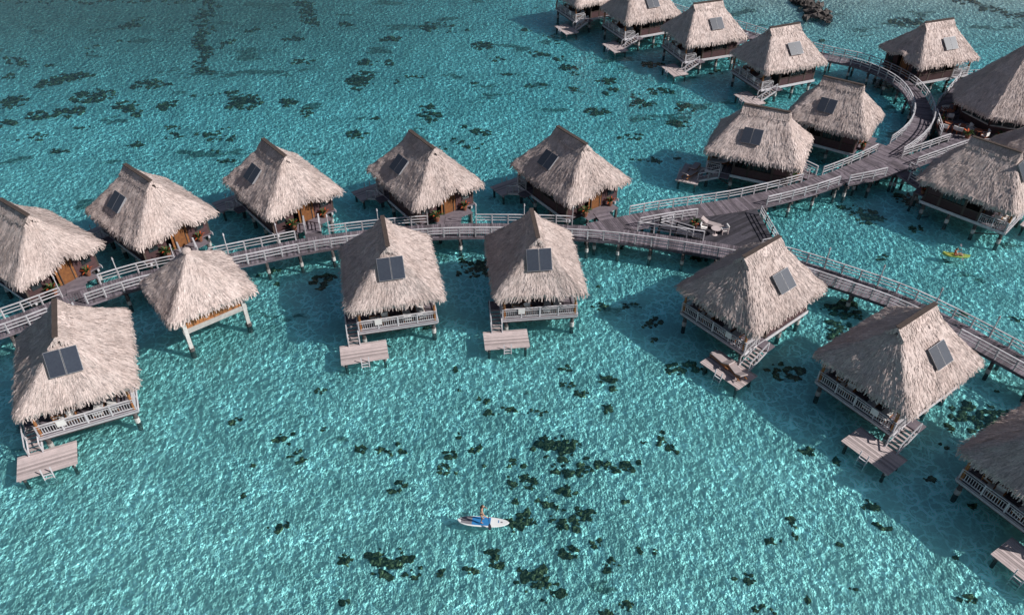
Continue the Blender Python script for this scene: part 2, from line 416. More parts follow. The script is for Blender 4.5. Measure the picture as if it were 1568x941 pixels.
paths=[]
def curve(pts,step=1.0):
    P=[Vector(p) for p in pts]; P=[P[0]*2-P[1]]+P+[P[-1]*2-P[-2]]; out=[]
    for i in range(1,len(P)-2):
        a,b,c,d=P[i-1],P[i],P[i+1],P[i+2]; n=max(1,int((c-b).length/step))
        for k in range(n):
            t=k/n
            out.append(0.5*((2*b)+(-a+c)*t+(2*a-5*b+4*c-d)*t*t+(-a+3*b-3*c+d)*t**3))
    out.append(P[-2]); return out
ZW=1.55
W1=curve([S(x,y,ZW) for x,y in[(-120,545),(-40,515),(30,492),(120,458),(215,428),(300,410),(380,393),(500,370),(640,355),(760,352),(900,356),(1000,367),(1130,388),(1200,403),(1280,428),(1400,472),(1568,560),(1700,640),(1850,760)]])
W2=curve([S(x,y,ZW) for x,y in[(905,352),(1000,333),(1080,321),(1150,309),(1250,283),(1340,247),(1395,212),(1413,180),(1400,145),(1370,120),(1320,99),(1270,88),(1200,70),(1130,48),(1050,27),(980,5),(900,-14)]])
W3=curve([S(x,y,ZW) for x,y in[(1290,275),(1350,262),(1420,238),(1480,218),(1560,205),(1640,200)]])
paths=[(W1,1.15),(W2,1.15),(W3,1.0)]

def place(A,B,C,h1,h2):
    A=S(*A,ZE);B=S(*B,ZE);C=S(*C,ZE); c=(A+C)/2
    m1=(A+B)/2-c; m2=(B+C)/2-c
    a1=math.atan2(m1.y,m1.x); a2=math.atan2(m2.y,m2.x)-math.pi/2
    d=(a2-a1+math.pi)%(2*math.pi)-math.pi; a=a1+d/2
    n1=Vector((math.cos(a),math.sin(a),0)); n2=Vector((-math.sin(a),math.cos(a),0))
    c=((A-n1*h1+n2*h2)+(B-n1*h1-n2*h2)+(C+n1*h1-n2*h2))/3; c.z=0
    return c,n1,n2
# corners of the eave, deck direction, panel face, steps side, loungers, plan scale
specs=[
 ((14,515),(35,628),(213,592),'n2','n2',1,0,1.06),
 ((515,375),(540,470),(680,458),'n2','n2',1,0,1.05),
 ((743,370),(758,448),(898,441),'n2','n2',1,0,1.02),
 ((1040,437),(1155,505),(1265,440),'n1','n2',-1,1,1.07),
 ((1250,545),(1385,625),(1513,552),'n1','n2',-1,0,1.06),
 ((1490,705),(1632,795),(1775,712),'n1','n2',-1,0,1.06),
 ((-55,372),(42,432),(140,383),'-n2',None,-1,0,1.06),
 ((120,315),(228,370),(326,332),'-n2','n1',-1,0,1.08),
 ((335,267),(425,328),(517,298),'-n2','n1',-1,0,1.07),
 ((552,258),(648,308),(740,287),'-n2','n1',-1,0,1.07),
 ((775,247),(880,305),(965,280),'-n2','n1',-1,0,1.07),
 ((1070,228),(1225,252),(1250,212),'-n2','n1',-1,1,1.1),
 ((1202,174),(1330,207),(1350,178),'-n2','n1',-1,0,1.02),
 ((1120,80),(1172,105),(1268,95),'n1','n2',-1,0,1.06),
 ((1013,42),(1055,64),(1143,57),'n1','n2',-1,0,1.04),
 ((918,12),(958,30),(1048,22),'n1','n2',-1,0,1.04),
 ((845,-12),(882,4),(968,-4),'n1','n2',-1,0,1.04),
 ((1350,70),(1408,100),(1500,86),'-n1','n2',-1,0,1.06),
 ((1392,278),(1545,325),(1622,275),'n2','n2',-1,0,1.05),
]
bridges=[]
for idx,(A,B,C,dk,pn,sd,lg,sc) in enumerate(specs):
    endn=dk[-2:]
    h1,h2=(RL,RW) if endn=='n1' else (RW,RL)
    c,n1,n2=place(A,B,C,h1,h2)
    d={'n1':n1,'n2':n2,'-n1':-n1,'-n2':-n2}[dk]
    rz=math.atan2(-d.x,d.y)
    e=empty('overwater_bungalow',c,rz); e.scale=(sc,sc,1)
    o=obj('thatched_roof',roofs[idx%4],e)
    obj('piles',me_sub,e); obj('floor',me_floor,e); obj('walls',me_walls,e)
    obj('deck_furniture',me_furn[idx%3],e); obj('railing',SIDE[sd][0],e); obj('steps_and_platform',SIDE[sd][1],e)
    obj('entrance_plants',me_plant,e); obj('porch',me_porch,e)
    if lg: 
        q=obj('platform_loungers',me_pl,e)
        if sd<0: q.location.x=-5.7
    if pn:
        pv={'n1':n1,'n2':n2}[pn]
        Rm=Matrix.Rotation(-rz,3,'Z'); lp=Rm@pv
        if abs(lp.y)>0.7:
            s=1 if lp.y>0 else -1; run=RL-1.75; tt=.61
            pos=Vector((0.0,s*(RL-run*tt),ZE+RH*tt)); up=Vector((0,-s*run,RH)).normalized(); scp=1.0
        else:
            s=1 if lp.x>0 else -1; run=RW; tt=.43
            yy=0.55 if dk[0]=='-' else -0.35
            pos=Vector((s*(RW-run*tt),yy,ZE+RH*tt)); up=Vector((-s*run,0,RH)).normalized(); scp=.9
        xa=up.cross(Vector((0,0,1))).normalized(); nr=xa.cross(up).normalized()
        if nr.z<0: nr=-nr; xa=-xa
        xa=up.cross(nr)
        pos+=nr*0.17
        q=obj('solar_panel',me_panel,e)
        mt=Matrix((xa*scp,up*scp,nr)).transposed().to_4x4(); mt.translation=pos; q.matrix_local=mt
    ent=c-d*4.6+Vector((-d.y,d.x,0))*(-0.3)*(1); ent.z=ZW
    best=None
    for pl,hw in paths:
        for p in pl:
            dd=(p-ent).length
            w=dd+ (0 if (p-ent).dot(-d)>0 else 2.5)
            if best is None or w<best[0]: best=(w,p)
    if (best[1]-ent).length>1.3: bridges.append((ent,best[1]))
# ------------------------------------------------------------ service hut
c,n1,n2=place((205,427),(277,487),(388,452),3.35,3.35)
rz=math.atan2(-n2.x,n2.y)
e=empty('service_hut',c,rz); obj('thatched_roof',hut_roof,e); e.scale=(1.06,1.06,1)
mb=MB()
for x in(-2.3,2.3):
    for y in(-2.3,2.3):
        mb.box((x,y,2.2),(.28,.28,4.3),m=0); mb.cyl((x,y,SB),(x,y,.3),.22,n=10,m=3)
for s in(-1,1):
    mb.beam((-2.5,s*2.3,2.0),(2.5,s*2.3,2.0),.2,.45,0); mb.beam((s*2.3,-2.2,1.99),(s*2.3,2.2,1.99),.2,.45,0)
    mb.box((0,s*2.27,3.25),(4.3,.1,2.1),m=1); mb.box((s*2.27,0,3.25),(.1,4.3,2.1),m=1)
mb.box((0,0,2.1),(4.5,4.5,.1),m=2)
obj('walls_and_posts',mb.mesh('hut_body_mesh',[pilew,orange,wood,pile]),e)

# ------------------------------------------------------------ boardwalks
def segd(p,a,b):
    ab=b-a; t=max(0,min(1,(p-a).dot(ab)/max(ab.length_squared,1e-6))); return (p-(a+ab*t)).length
tri=[S(1010,346,ZW),S(1155,314,ZW),S(1190,376,ZW),S(1140,386,ZW)]
rest=[S(1428,170,ZW),S(1440,207,ZW),S(1480,224,ZW),S(1660,236,ZW),S(1680,110,ZW),S(1470,120,ZW)]
def inpoly(p,poly):
    ins=False
    for i in range(len(poly)):
        a=poly[i];b=poly[(i+1)%len(poly)]
        if (a.y>p.y)!=(b.y>p.y) and p.x<(b.x-a.x)*(p.y-a.y)/(b.y-a.y)+a.x: ins=not ins
    return ins
def blocked(p,me):
    for k,(pl,hw) in enumerate(paths):
        if k==me: continue
        for i in range(len(pl)-1):
            if segd(p,pl[i],pl[i+1])<hw+0.12: return True
    for k,(a,b) in enumerate(bridges):
        if me==('b',k): continue
        if segd(p,a,b)<0.85: return True
    if me!='tri' and inpoly(p,tri): return True
    if me!='rest' and inpoly(p,rest): return True
    return False
def resample(pl,step):
    out=[pl[0].copy()]; acc=0
    for i in range(len(pl)-1):
        a,b=pl[i],pl[i+1]; L=(b-a).length; pos=step-acc
        while pos<=L: out.append(a.lerp(b,pos/L)); pos+=step
        acc=(acc+L)%step
    return out
def boardwalk(name,pl,hw,me,poles=False,zoff=0.0,trimmed=False):
    e=empty(name,pl[0]); o=pl[0]
    def L(v): return Vector(v)-o
    mb=MB(); rs=resample(pl,0.2)
    for i in range(len(rs)-1):
        d=rs[i+1]-rs[i]; rz=math.atan2(d.y,d.x); p=L((rs[i]+rs[i+1])/2)
        mb.box((p.x,p.y,p.z-.03+zoff+random.uniform(-.004,.004)),(.18,2*hw+random.uniform(0,.04),.06),rz)
    obj('planks',mb.mesh('planks_mesh',[wood]),e)
    mb=MB(); rs=resample(pl,1.5); n=len(rs)
    def nrm(i):
        a=rs[max(0,i-1)];b=rs[min(n-1,i+1)]; d=(b-a).normalized(); return Vector((-d.y,d.x,0))
    lft=[rs[i]+nrm(i)*(hw-.06) for i in range(n)]; rgt=[rs[i]-nrm(i)*(hw-.06) for i in range(n)]
    for side in(lft,rgt):
        for i in range(n-1):
            a,b=L(side[i]),L(side[i+1])
            mb.beam(a+Vector((0,0,-.17+zoff)),b+Vector((0,0,-.17+zoff)),.12,.2,1)
            m_=(side[i]+side[i+1])/2
            if blocked(m_,me) or blocked(side[i],me) or blocked(side[i+1],me): continue
            for q in(a,b): mb.box((q.x,q.y,q.z+.48),(.1,.1,1.08),random.uniform(0,.1),0)
            for h,w in((1.02,.13),(.7,.06),(.4,.06)): mb.beam(a+Vector((0,0,h)),b+Vector((0,0,h)),w,.055,0)
    obj('railings',mb.mesh('railings_mesh',[railm,wood]),e)
    mb=MB()
    for i in range(0,n,2):
        p=L(rs[i]);q=nrm(i)*(hw-.2)
        mb.beam(p-nrm(i)*(hw+.15)+Vector((0,0,-.38)),p+nrm(i)*(hw+.15)+Vector((0,0,-.38)),.16,.2,0)
        for s in(-1,1): 
            b=p+q*s; mb.cyl((b.x,b.y,SB-o.z),(b.x,b.y,.05-o.z),.15,.15,8,0); mb.cyl((b.x,b.y,.05-o.z),(b.x,b.y,.45-o.z),.18,.17,8,1); mb.cyl((b.x,b.y,.45-o.z),(b.x,b.y,-.45+p.z),.14,n=8,m=0)
    if poles:
        for i in range(1,n,3):
            if blocked(lft[i],me): continue
            b=L(lft[i]); mb.cyl(b,b+Vector((0,0,2.0)),.05,.04,6,2); mb.cyl(b+Vector((0,0,2.0)),b+Vector((0,0,2.22)),.09,.05,8,2)
    obj('piles',mb.mesh('bw_piles_mesh',[pile,pilew,railm]),e)
boardwalk('boardwalk',W1,1.15,0,True)
boardwalk('boardwalk',W2,1.15,1,False,0.012)
boardwalk('boardwalk',W3,1.0,2,False,0.024)
for k,(a,b) in enumerate(bridges):
    d=(b-a); 
    L0=d.length; d.normalize(); bb=b-d*1.0
    n=max(2,int(L0)); pl=[a.lerp(bb,i/n) for i in range(n+1)]
    boardwalk('access_bridge',pl,0.75,('b',k),False,-0.018)
def deckpoly(name,poly,me,mat,ang=0.0,zoff=-0.035,rails=True,width=.2):
    o=poly[0].copy(); e=empty(name,o); ca,sa=math.cos(ang),math.sin(ang)
    loc=[((p-o).x*ca+(p-o).y*sa, -(p-o).x*sa+(p-o).y*ca) for p in poly]
    mb=MB(); y0=min(p[1] for p in loc); y1=max(p[1] for p in loc); y=y0+width/2
    while y<y1:
        xs=[]
        for i in range(len(loc)):
            a=loc[i];b=loc[(i+1)%len(loc)]
            if (a[1]>y)!=(b[1]>y): xs.append(a[0]+(b[0]-a[0])*(y-a[1])/(b[1]-a[1]))
        xs.sort()
        if len(xs)>=2:
            x0,x1=xs[0],xs[-1]
            while x0<x1-.05:
                xe=min(x1,x0+random.uniform(2.5,4.5)); cx=(x0+xe)/2
                mb.box((cx*ca-y*sa,cx*sa+y*ca,zoff-.03+random.uniform(-.004,.004)),(xe-x0-.01,width-.02,.06),ang); x0=xe
        y+=width
    obj('planks',mb.mesh('deck_planks_mesh',[mat]),e)
    mb=MB()
    for i in range(len(poly)):
        a=poly[i];b=poly[(i+1)%len(poly)]; n=max(1,int((b-a).length/1.5))
        for k in range(n):
            p=a.lerp(b,k/n)-o;q=a.lerp(b,(k+1)/n)-o
            mb.beam(p+Vector((0,0,-.2)),q+Vector((0,0,-.2)),.12,.22,1)
            if k%2==0: mb.cyl((p.x,p.y,SB-o.z),(p.x,p.y,-.12),.16,n=8,m=1)
            w=(a.lerp(b,(k+.5)/n))
            if rails and not(blocked(w,me) or blocked(p+o,me) or blocked(q+o,me)):
                for r in(p,q): mb.box((r.x,r.y,.5),(.1,.1,1.05))
                for h in(1.02,.7,.4): mb.beam(p+Vector((0,0,h)),q+Vector((0,0,h)),.08,.055)
    obj('edge_and_railing',mb.mesh('deck_edge_mesh',[railm,pile]),e)
deckpoly('sun_deck',tri,'tri',deckdark,R(35))
deckpoly('restaurant_deck',rest,'rest',wood,R(20),-0.05)
def single(name,fn,loc,rz=0):
    mb=MB(); fn(mb); return obj(name,mb.mesh(name+'_mesh',[platw,cush,cushr]),None,loc,rz)
p=S(1092,356,ZW)
single('deck_chair',lambda m:armchair(m,0,0,0,0),(p.x-.9,p.y+.2,ZW-.03),R(70))
single('deck_chair',lambda m:armchair(m,0,0,0,0),(p.x+1.0,p.y,ZW-.03),R(-80))
single('sun_lounger',lambda m:lounger(m,0,0,0,0,0,0),(p.x-.1,p.y+1.0,ZW-.03),R(60))
single('deck_table',lambda m:table(m,0,0,0,.45),(p.x+.1,p.y-.3,ZW-.03))
mb=MB(); plantmb(mb,0,0,0,1.1); obj('potted_plant',mb.mesh('potted_plant_mesh',[leafm,flowm,potm]),None,(p.x-1.6,p.y+.9,ZW-.03))
# ------------------------------------------------------------ restaurant
def pavilion(name,c,roof,r,ze):
    e=empty(name,c); obj('thatched_roof',roof,e)
    mb=MB(); n=8
    for i in range(n):
        a=2*math.pi*i/n; b=2*math.pi*(i+1)/n
        p=Vector((r*math.cos(a),r*math.sin(a),0)); q=Vector((r*math.cos(b),r*math.sin(b),0))
        mb.cyl(p+Vector((0,0,SB)),p+Vector((0,0,ze+.3)),.16,n=10,m=0)
        mb.beam(p+Vector((0,0,2.0)),q+Vector((0,0,2.0)),.14,.85,0)
        mb.beam(p+Vector((0,0,2.5)),q+Vector((0,0,2.5)),.3,.08,1)
        mb.beam(p+Vector((0,0,ze)),q+Vector((0,0,ze)),.16,.5,0)
        for k in(.33,.66): s=p.lerp(q,k); mb.box((s.x,s.y,(ze+2.4)/2),(.09,.09,ze-2.4),a,1)
        mb.beam((p*.985)+Vector((0,0,3.1)),(q*.985)+Vector((0,0,3.1)),.03,1.1,2)
    mb.cyl((0,0,1.2),(0,0,1.5),r+.3,n=8,m=3)
    obj('walls',mb.mesh(name+'_walls_mesh',[wallm,cush,glassm,wood]),e)
pavilion('restaurant_pavilion',Vector((57.2,84.5,0)),cone_roof,4.9,4.0)
pavilion('bar_pavilion',Vector((54.6,72.2,0)),cone_roof2,3.9,3.8)
rr=random.Random(3)
for px,py in[(1452,178),(1470,200),(1495,208),(1515,196),(1540,205),(1560,196),(1450,196)]:
    q=S(px,py,ZW-.05)
    mb=MB(); table(mb,0,0,0,.45,m=0)
    obj('dining_table',mb.mesh('dining_table_mesh',[cushr]),None,q)
    for k in range(3):
        a=rr.uniform(0,6.28)+k*2.1
        single('dining_chair',lambda m:armchair(m,0,0,0,0,2 if rr.random()<.6 else 0,1),(q.x+math.cos(a)*.85,q.y+math.sin(a)*.85,q.z),a-math.pi/2)
for px,py in[(1442,190),(1480,212),(1530,214),(1462,168)]:
    mb=MB(); plantmb(mb,0,0,0,1.3); obj('potted_plant',mb.mesh('potted_plant_mesh',[leafm,flowm,potm]),None,S(px,py,ZW-.05))

# ------------------------------------------------------------ seabed
BY=136.5
def beachd(x,y): return y-(BY+max(0,(42-x))*0.9-0.03*max(0,x-60))
def axis(a,b,st,far):
    v=[]; k=a
    while k<=b: v.append(k); k+=st
    lo=[a-f for f in reversed(far)]; hi=[b+f for f in far]
    return lo+v+hi
xs=axis(-110,120,2.0,[10,30,80,200,600,2000]); ys=axis(-10,190,2.0,[10,30,80,200,600,2500])
mb=MB()
FZ=-.72
def floorz(x,y):
    z=FZ+0.09*noise.noise(Vector((x*.09,y*.09,0)))+.03*noise.noise(Vector((x*.4,y*.4,2)))
    d=beachd(x,y)
    k=min(1,max(0,(d+20)/40)); k=k*k*(3-2*k)
    return z+k*1.7
for y in ys:
    for x in xs: mb.v.append((x,y,floorz(x,y)))
nx=len(xs)
for j in range(len(ys)-1):
    for i in range(nx-1): mb.face((j*nx+i,j*nx+i+1,(j+1)*nx+i+1,(j+1)*nx+i))
m=bpy.data.materials.new('seabed_sand'); t=NT(m)
tc=t.n('ShaderNodeTexCoord').outputs['Object']
n1=t.n('ShaderNodeTexNoise',{'Vector':tc,'Scale':0.05,'Detail':5.0,'Roughness':0.6}).outputs[0]
n2=t.n('ShaderNodeTexNoise',{'Vector':tc,'Scale':0.45,'Detail':6.0,'Roughness':0.65}).outputs[0]
sx=t.n('ShaderNodeSeparateXYZ',{0:tc})
col=t.mix(t.mr(n1,0.4,0.62,0,1),(0.84,0.82,0.79),(0.68,0.69,0.67))
col=t.mix(t.mr(n2,0.50,0.74,0,0.45),col,(0.42,0.45,0.43))
n3=t.n('ShaderNodeTexNoise',{'Vector':t.n('ShaderNodeMapping',{'Vector':tc,'Scale':(0.55,1,1)}).outputs[0],'Scale':0.22,'Detail':7.0,'Roughness':0.62}).outputs[0]
thr=t.mr(sx.outputs[1],30,110,0.65,0.59)
d=t.math('SUBTRACT',n3,thr)
al=t.math('MULTIPLY',t.mr(d,0.0,0.035,0,1),0.8)
col=t.mix(al,col,(0.12,0.13,0.10))
tl=t.math('MULTIPLY',t.mr(sx.outputs[0],10,-40,0,1),t.mr(sx.outputs[1],88,122,0,1))
col=t.mix(t.math('MULTIPLY',tl,0.8),col,(0.34,0.25,0.20))
z=t.mr(sx.outputs[2],-0.12,0.15,0,1)
col=t.mix(z,col,(0.42,0.35,0.28))
b=t.n('ShaderNodeBsdfPrincipled',{'Base Color':col,'Roughness':0.95,'Specular IOR Level':0.05})
t.out(b.outputs[0])
obj('lagoon_floor',mb.mesh('lagoon_floor_mesh',[m],True))
# ------------------------------------------------------------ water
m=bpy.data.materials.new('lagoon_water'); t=NT(m)
tc=t.n('ShaderNodeTexCoord').outputs['Object']
wn=t.n('ShaderNodeTexNoise',{'Vector':tc,'Scale':1.2,'Detail':2.0,'Roughness':0.55}).outputs['Color']
wv=t.n('ShaderNodeVectorMath',{0:wn,1:(0.5,0.5,0.5)},operation='SUBTRACT').outputs[0]
wv=t.n('ShaderNodeVectorMath',{0:wv,3:1.3},operation='SCALE').outputs[0]
co=t.n('ShaderNodeVectorMath',{0:tc,1:wv},operation='ADD').outputs[0]
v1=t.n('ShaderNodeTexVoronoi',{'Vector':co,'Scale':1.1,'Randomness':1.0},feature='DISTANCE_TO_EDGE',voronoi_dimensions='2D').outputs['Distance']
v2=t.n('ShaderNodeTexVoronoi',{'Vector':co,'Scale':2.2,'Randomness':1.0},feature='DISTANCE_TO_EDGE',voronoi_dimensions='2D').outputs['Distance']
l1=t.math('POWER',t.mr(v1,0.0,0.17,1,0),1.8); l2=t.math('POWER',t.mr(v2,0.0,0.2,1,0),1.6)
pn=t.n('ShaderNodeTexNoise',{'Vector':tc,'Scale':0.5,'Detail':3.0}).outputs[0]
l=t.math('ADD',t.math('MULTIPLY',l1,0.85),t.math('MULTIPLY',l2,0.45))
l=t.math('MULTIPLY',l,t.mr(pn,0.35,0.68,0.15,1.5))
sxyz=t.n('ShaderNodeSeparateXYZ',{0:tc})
k=t.mr(l,0,1.2,1.0,2.15)  # caustic net: focused sunlight painted as bright lines in the water's tint
bx=t.math('SUBTRACT',42.0,sxyz.outputs[0]); bx=t.math('MULTIPLY',t.math('MAXIMUM',bx,0.0),0.9)
dsh=t.math('SUBTRACT',sxyz.outputs[1],t.math('ADD',bx,BY))
shal=t.mr(dsh,-34,2,0,1)
nearf=t.mr(sxyz.outputs[1],25,90,1,0)
tint=t.mix(nearf,(0.45,0.90,0.935),(0.63,1.03,1.02))
tint=t.mix(shal,tint,(0.82,0.93,0.90))
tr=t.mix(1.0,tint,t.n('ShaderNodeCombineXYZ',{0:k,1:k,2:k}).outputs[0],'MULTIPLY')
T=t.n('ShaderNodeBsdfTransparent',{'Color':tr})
bn=t.n('ShaderNodeTexNoise',{'Vector':tc,'Scale':1.8,'Detail':4.0,'Roughness':0.6})
bp=t.n('ShaderNodeBump',{'Height':bn.outputs[0],'Strength':0.45,'Distance':0.2})
G=t.n('ShaderNodeBsdfGlossy',{'Roughness':0.1,'Normal':bp.outputs[0],'Color':(1,1,1,1)})
fr=t.n('ShaderNodeFresnel',{'IOR':1.33,'Normal':bp.outputs[0]})
mx=t.n('ShaderNodeMixShader',{0:fr.outputs[0],1:T.outputs[0],2:G.outputs[0]})
D=t.n('ShaderNodeBsdfDiffuse',{'Color':(0.02,0.30,0.42,1)})
mx2=t.n('ShaderNodeMixShader',{0:0.03,1:mx.outputs[0],2:D.outputs[0]})
t.out(mx2.outputs[0])
mb=MB(); mb.v=[(-3000,-2500,0),(3000,-2500,0),(3000,3000,0),(-3000,3000,0)]; mb.face((0,1,2,3))
obj('water',mb.mesh('water_mesh',[m]))
# ------------------------------------------------------------ coral
m=bpy.data.materials.new('coral'); t=NT(m)
tc=t.n('ShaderNodeTexCoord').outputs['Object']
nz=t.n('ShaderNodeTexNoise',{'Vector':tc,'Scale':2.8,'Detail':6.0,'Roughness':0.8}).outputs[0]
col=t.ramp(nz,[(0.3,(0.035,0.028,0.016)),(0.50,(0.13,0.09,0.045)),(0.64,(0.40,0.28,0.16))])
b=t.n('ShaderNodeBsdfPrincipled',{'Base Color':col,'Roughness':0.95,'Specular IOR Level':0.05}); t.out(b.outputs[0])
mb=MB(); rc=random.Random(21)
def clump(px,py,rx,ry=None,n=None):
    ry=ry or rx*0.6
    c=S(px,py,FZ); q=S(px+rx*1.25,py,FZ); w=(q-c).length; q=S(px,py+ry*1.25,FZ); h=(q-c).length
    n=n or max(8,int(w*h*13)); n=min(n,110)
    for i in range(n):
        a=rc.uniform(0,6.28); r=math.sqrt(rc.random())
        x=c.x+w*r*math.cos(a); y=c.y+h*r*math.sin(a); s=rc.uniform(.10,.42)*min(1.15,.5+min(w,h)*.5)*(1.15-.5*r)
        mb.ell((x,y,floorz(x,y)+.0),(s*rc.uniform(.8,1.4),s*rc.uniform(.7,1.2),min(.36,s*rc.uniform(.4,.8))),0,9,5,1.1,rc.uniform(0,90))
for a in[(597,690,18),(607,746,12),(595,862,32,20),(630,875,14),(690,697,9),(680,718,10),(850,685,28,16),(870,718,24,12),(905,712,18,10),(965,714,14,9),(940,715,12,8),(795,797,20,16),(870,793,26,16),(900,790,12),(840,770,14),(865,752,14,8),(795,737,18,10),(790,712,12),(815,885,22,18),(842,905,22,14),(868,845,16,9),(935,865,12,8),(762,858,14,9),(752,845,8),(935,588,14,12),(890,603,9),(930,625,8,6),(1032,682,20,8),(1020,668,12,6),(455,700,12,10),(437,672,14,9),(430,803,16,9),(360,645,8,5),(492,600,8,5),(550,687,8,5),(730,688,8,5),(810,740,10,6),(912,832,8,6),(1185,827,9,5),(1350,805,10,6),(1335,775,12,7),(960,932,14,9),(1170,933,14,9),(930,936,12,6),(530,858,9,8),(1140,888,12,8),(720,873,10,5),(1500,640,34,18),(1520,655,20,12),(1450,680,9,5),(1453,655,9,5),(1560,640,14,10),(1292,472,22,12),(1290,508,22,14),(1205,570,24,12),(1200,500,10,5),(1000,497,14,9),(730,412,28,12),(495,432,18,9),(870,563,12,5),(820,632,14,4),(750,632,12,4),(780,625,12,5),(870,588,10,4),(1380,565,16,6),(1420,600,14,7),(1560,490,12,5),(1240,690,14,6),(1050,562,26,10),(1420,733,10,6),(1480,915,12,6),(640,485,9,4),(420,416,12,5),(918,470,14,4),(967,470,12,4),(1070,395,12,4),(1330,333,22,9),(1385,305,15,7),(1290,318,8,4),(1470,480,10,5),(1400,350,10,5),
  (555,120,14,9),(563,96,12,4),(738,71,14,5),(545,206,14,5),(738,203,14,5),(548,124,16,6),(660,178,16,5),(655,165,10,4),(915,172,16,5),(255,164,12,5),(190,165,16,7),(20,158,16,8),(145,148,30,8),(105,172,22,7),(60,178,18,5),(95,122,16,6),(70,128,14,5),(120,118,20,4),(210,175,10,4),(265,208,12,4),(320,205,16,4),(205,222,14,4),(350,212,14,4),(375,158,22,10),(440,158,12,5),(470,172,8,6),(362,145,10,5),(225,130,20,6),(10,190,12,5),(60,210,10,4),(655,42,10,6),(600,60,14,4),(530,38,10,3),(200,40,14,4),(450,60,14,3),(460,95,16,3),(870,105,12,4),(1010,140,18,5),(1050,165,14,5),(980,160,14,5),(1040,190,18,5),(970,210,12,4),(860,90,10,3),(930,125,12,4),(1000,100,16,4),(1390,35,26,4),(1350,130,12,5),(1310,320,10,4)]:
    clump(*a)
for x,y in [(310+6*math.sin(i*.9)+(8 if i<6 else 0),i*5.2) for i in range(22)]: clump(x,y,9 if y>50 else 12,3,12)
for i in range(9): clump(466+i*1.5,4+i*4.4,12,3,10)
for i in range(26): clump(1455+i*6.5,2+i*1.6+3*math.sin(i),8,2.5,5)
for i in range(34): clump(i*9.5,4+rc.uniform(-3,3),8,2,2)
for i in range(210):
    x=rc.uniform(0,1500); y=rc.uniform(30,250)
    if noise.noise(Vector((x*.008,y*.014,5)))>0.0 and not(1100<x and y<50): clump(x,y,rc.uniform(4,15),rc.uniform(1.5,4.5),rc.randint(3,10))
for i in range(210):
    x=rc.uniform(-40,1600); y=rc.uniform(330,960)
    if noise.noise(Vector((x*.006,y*.008,9)))>0.05 and x>330: clump(x,y,rc.uniform(2.5,8),rc.uniform(2,4),rc.randint(2,6))
obj('coral_reef',mb.mesh('coral_mesh',[m],True))
# ------------------------------------------------------------ rock jetty
mb=MB()
for i in range(190):
    f=rc.random(); p=S(1200+60*f,-22+52*f,0); s=rc.uniform(.35,.8)
    a=p+Vector((rc.gauss(0,.8),rc.gauss(0,.8),rc.uniform(-.5,.3)))
    mb.ell(a,(s,s*rc.uniform(.7,1.1),s*.8),0,7,5,.9,rc.uniform(0,99))
obj('rock_jetty',mb.mesh('rock_jetty_mesh',[rockm]))

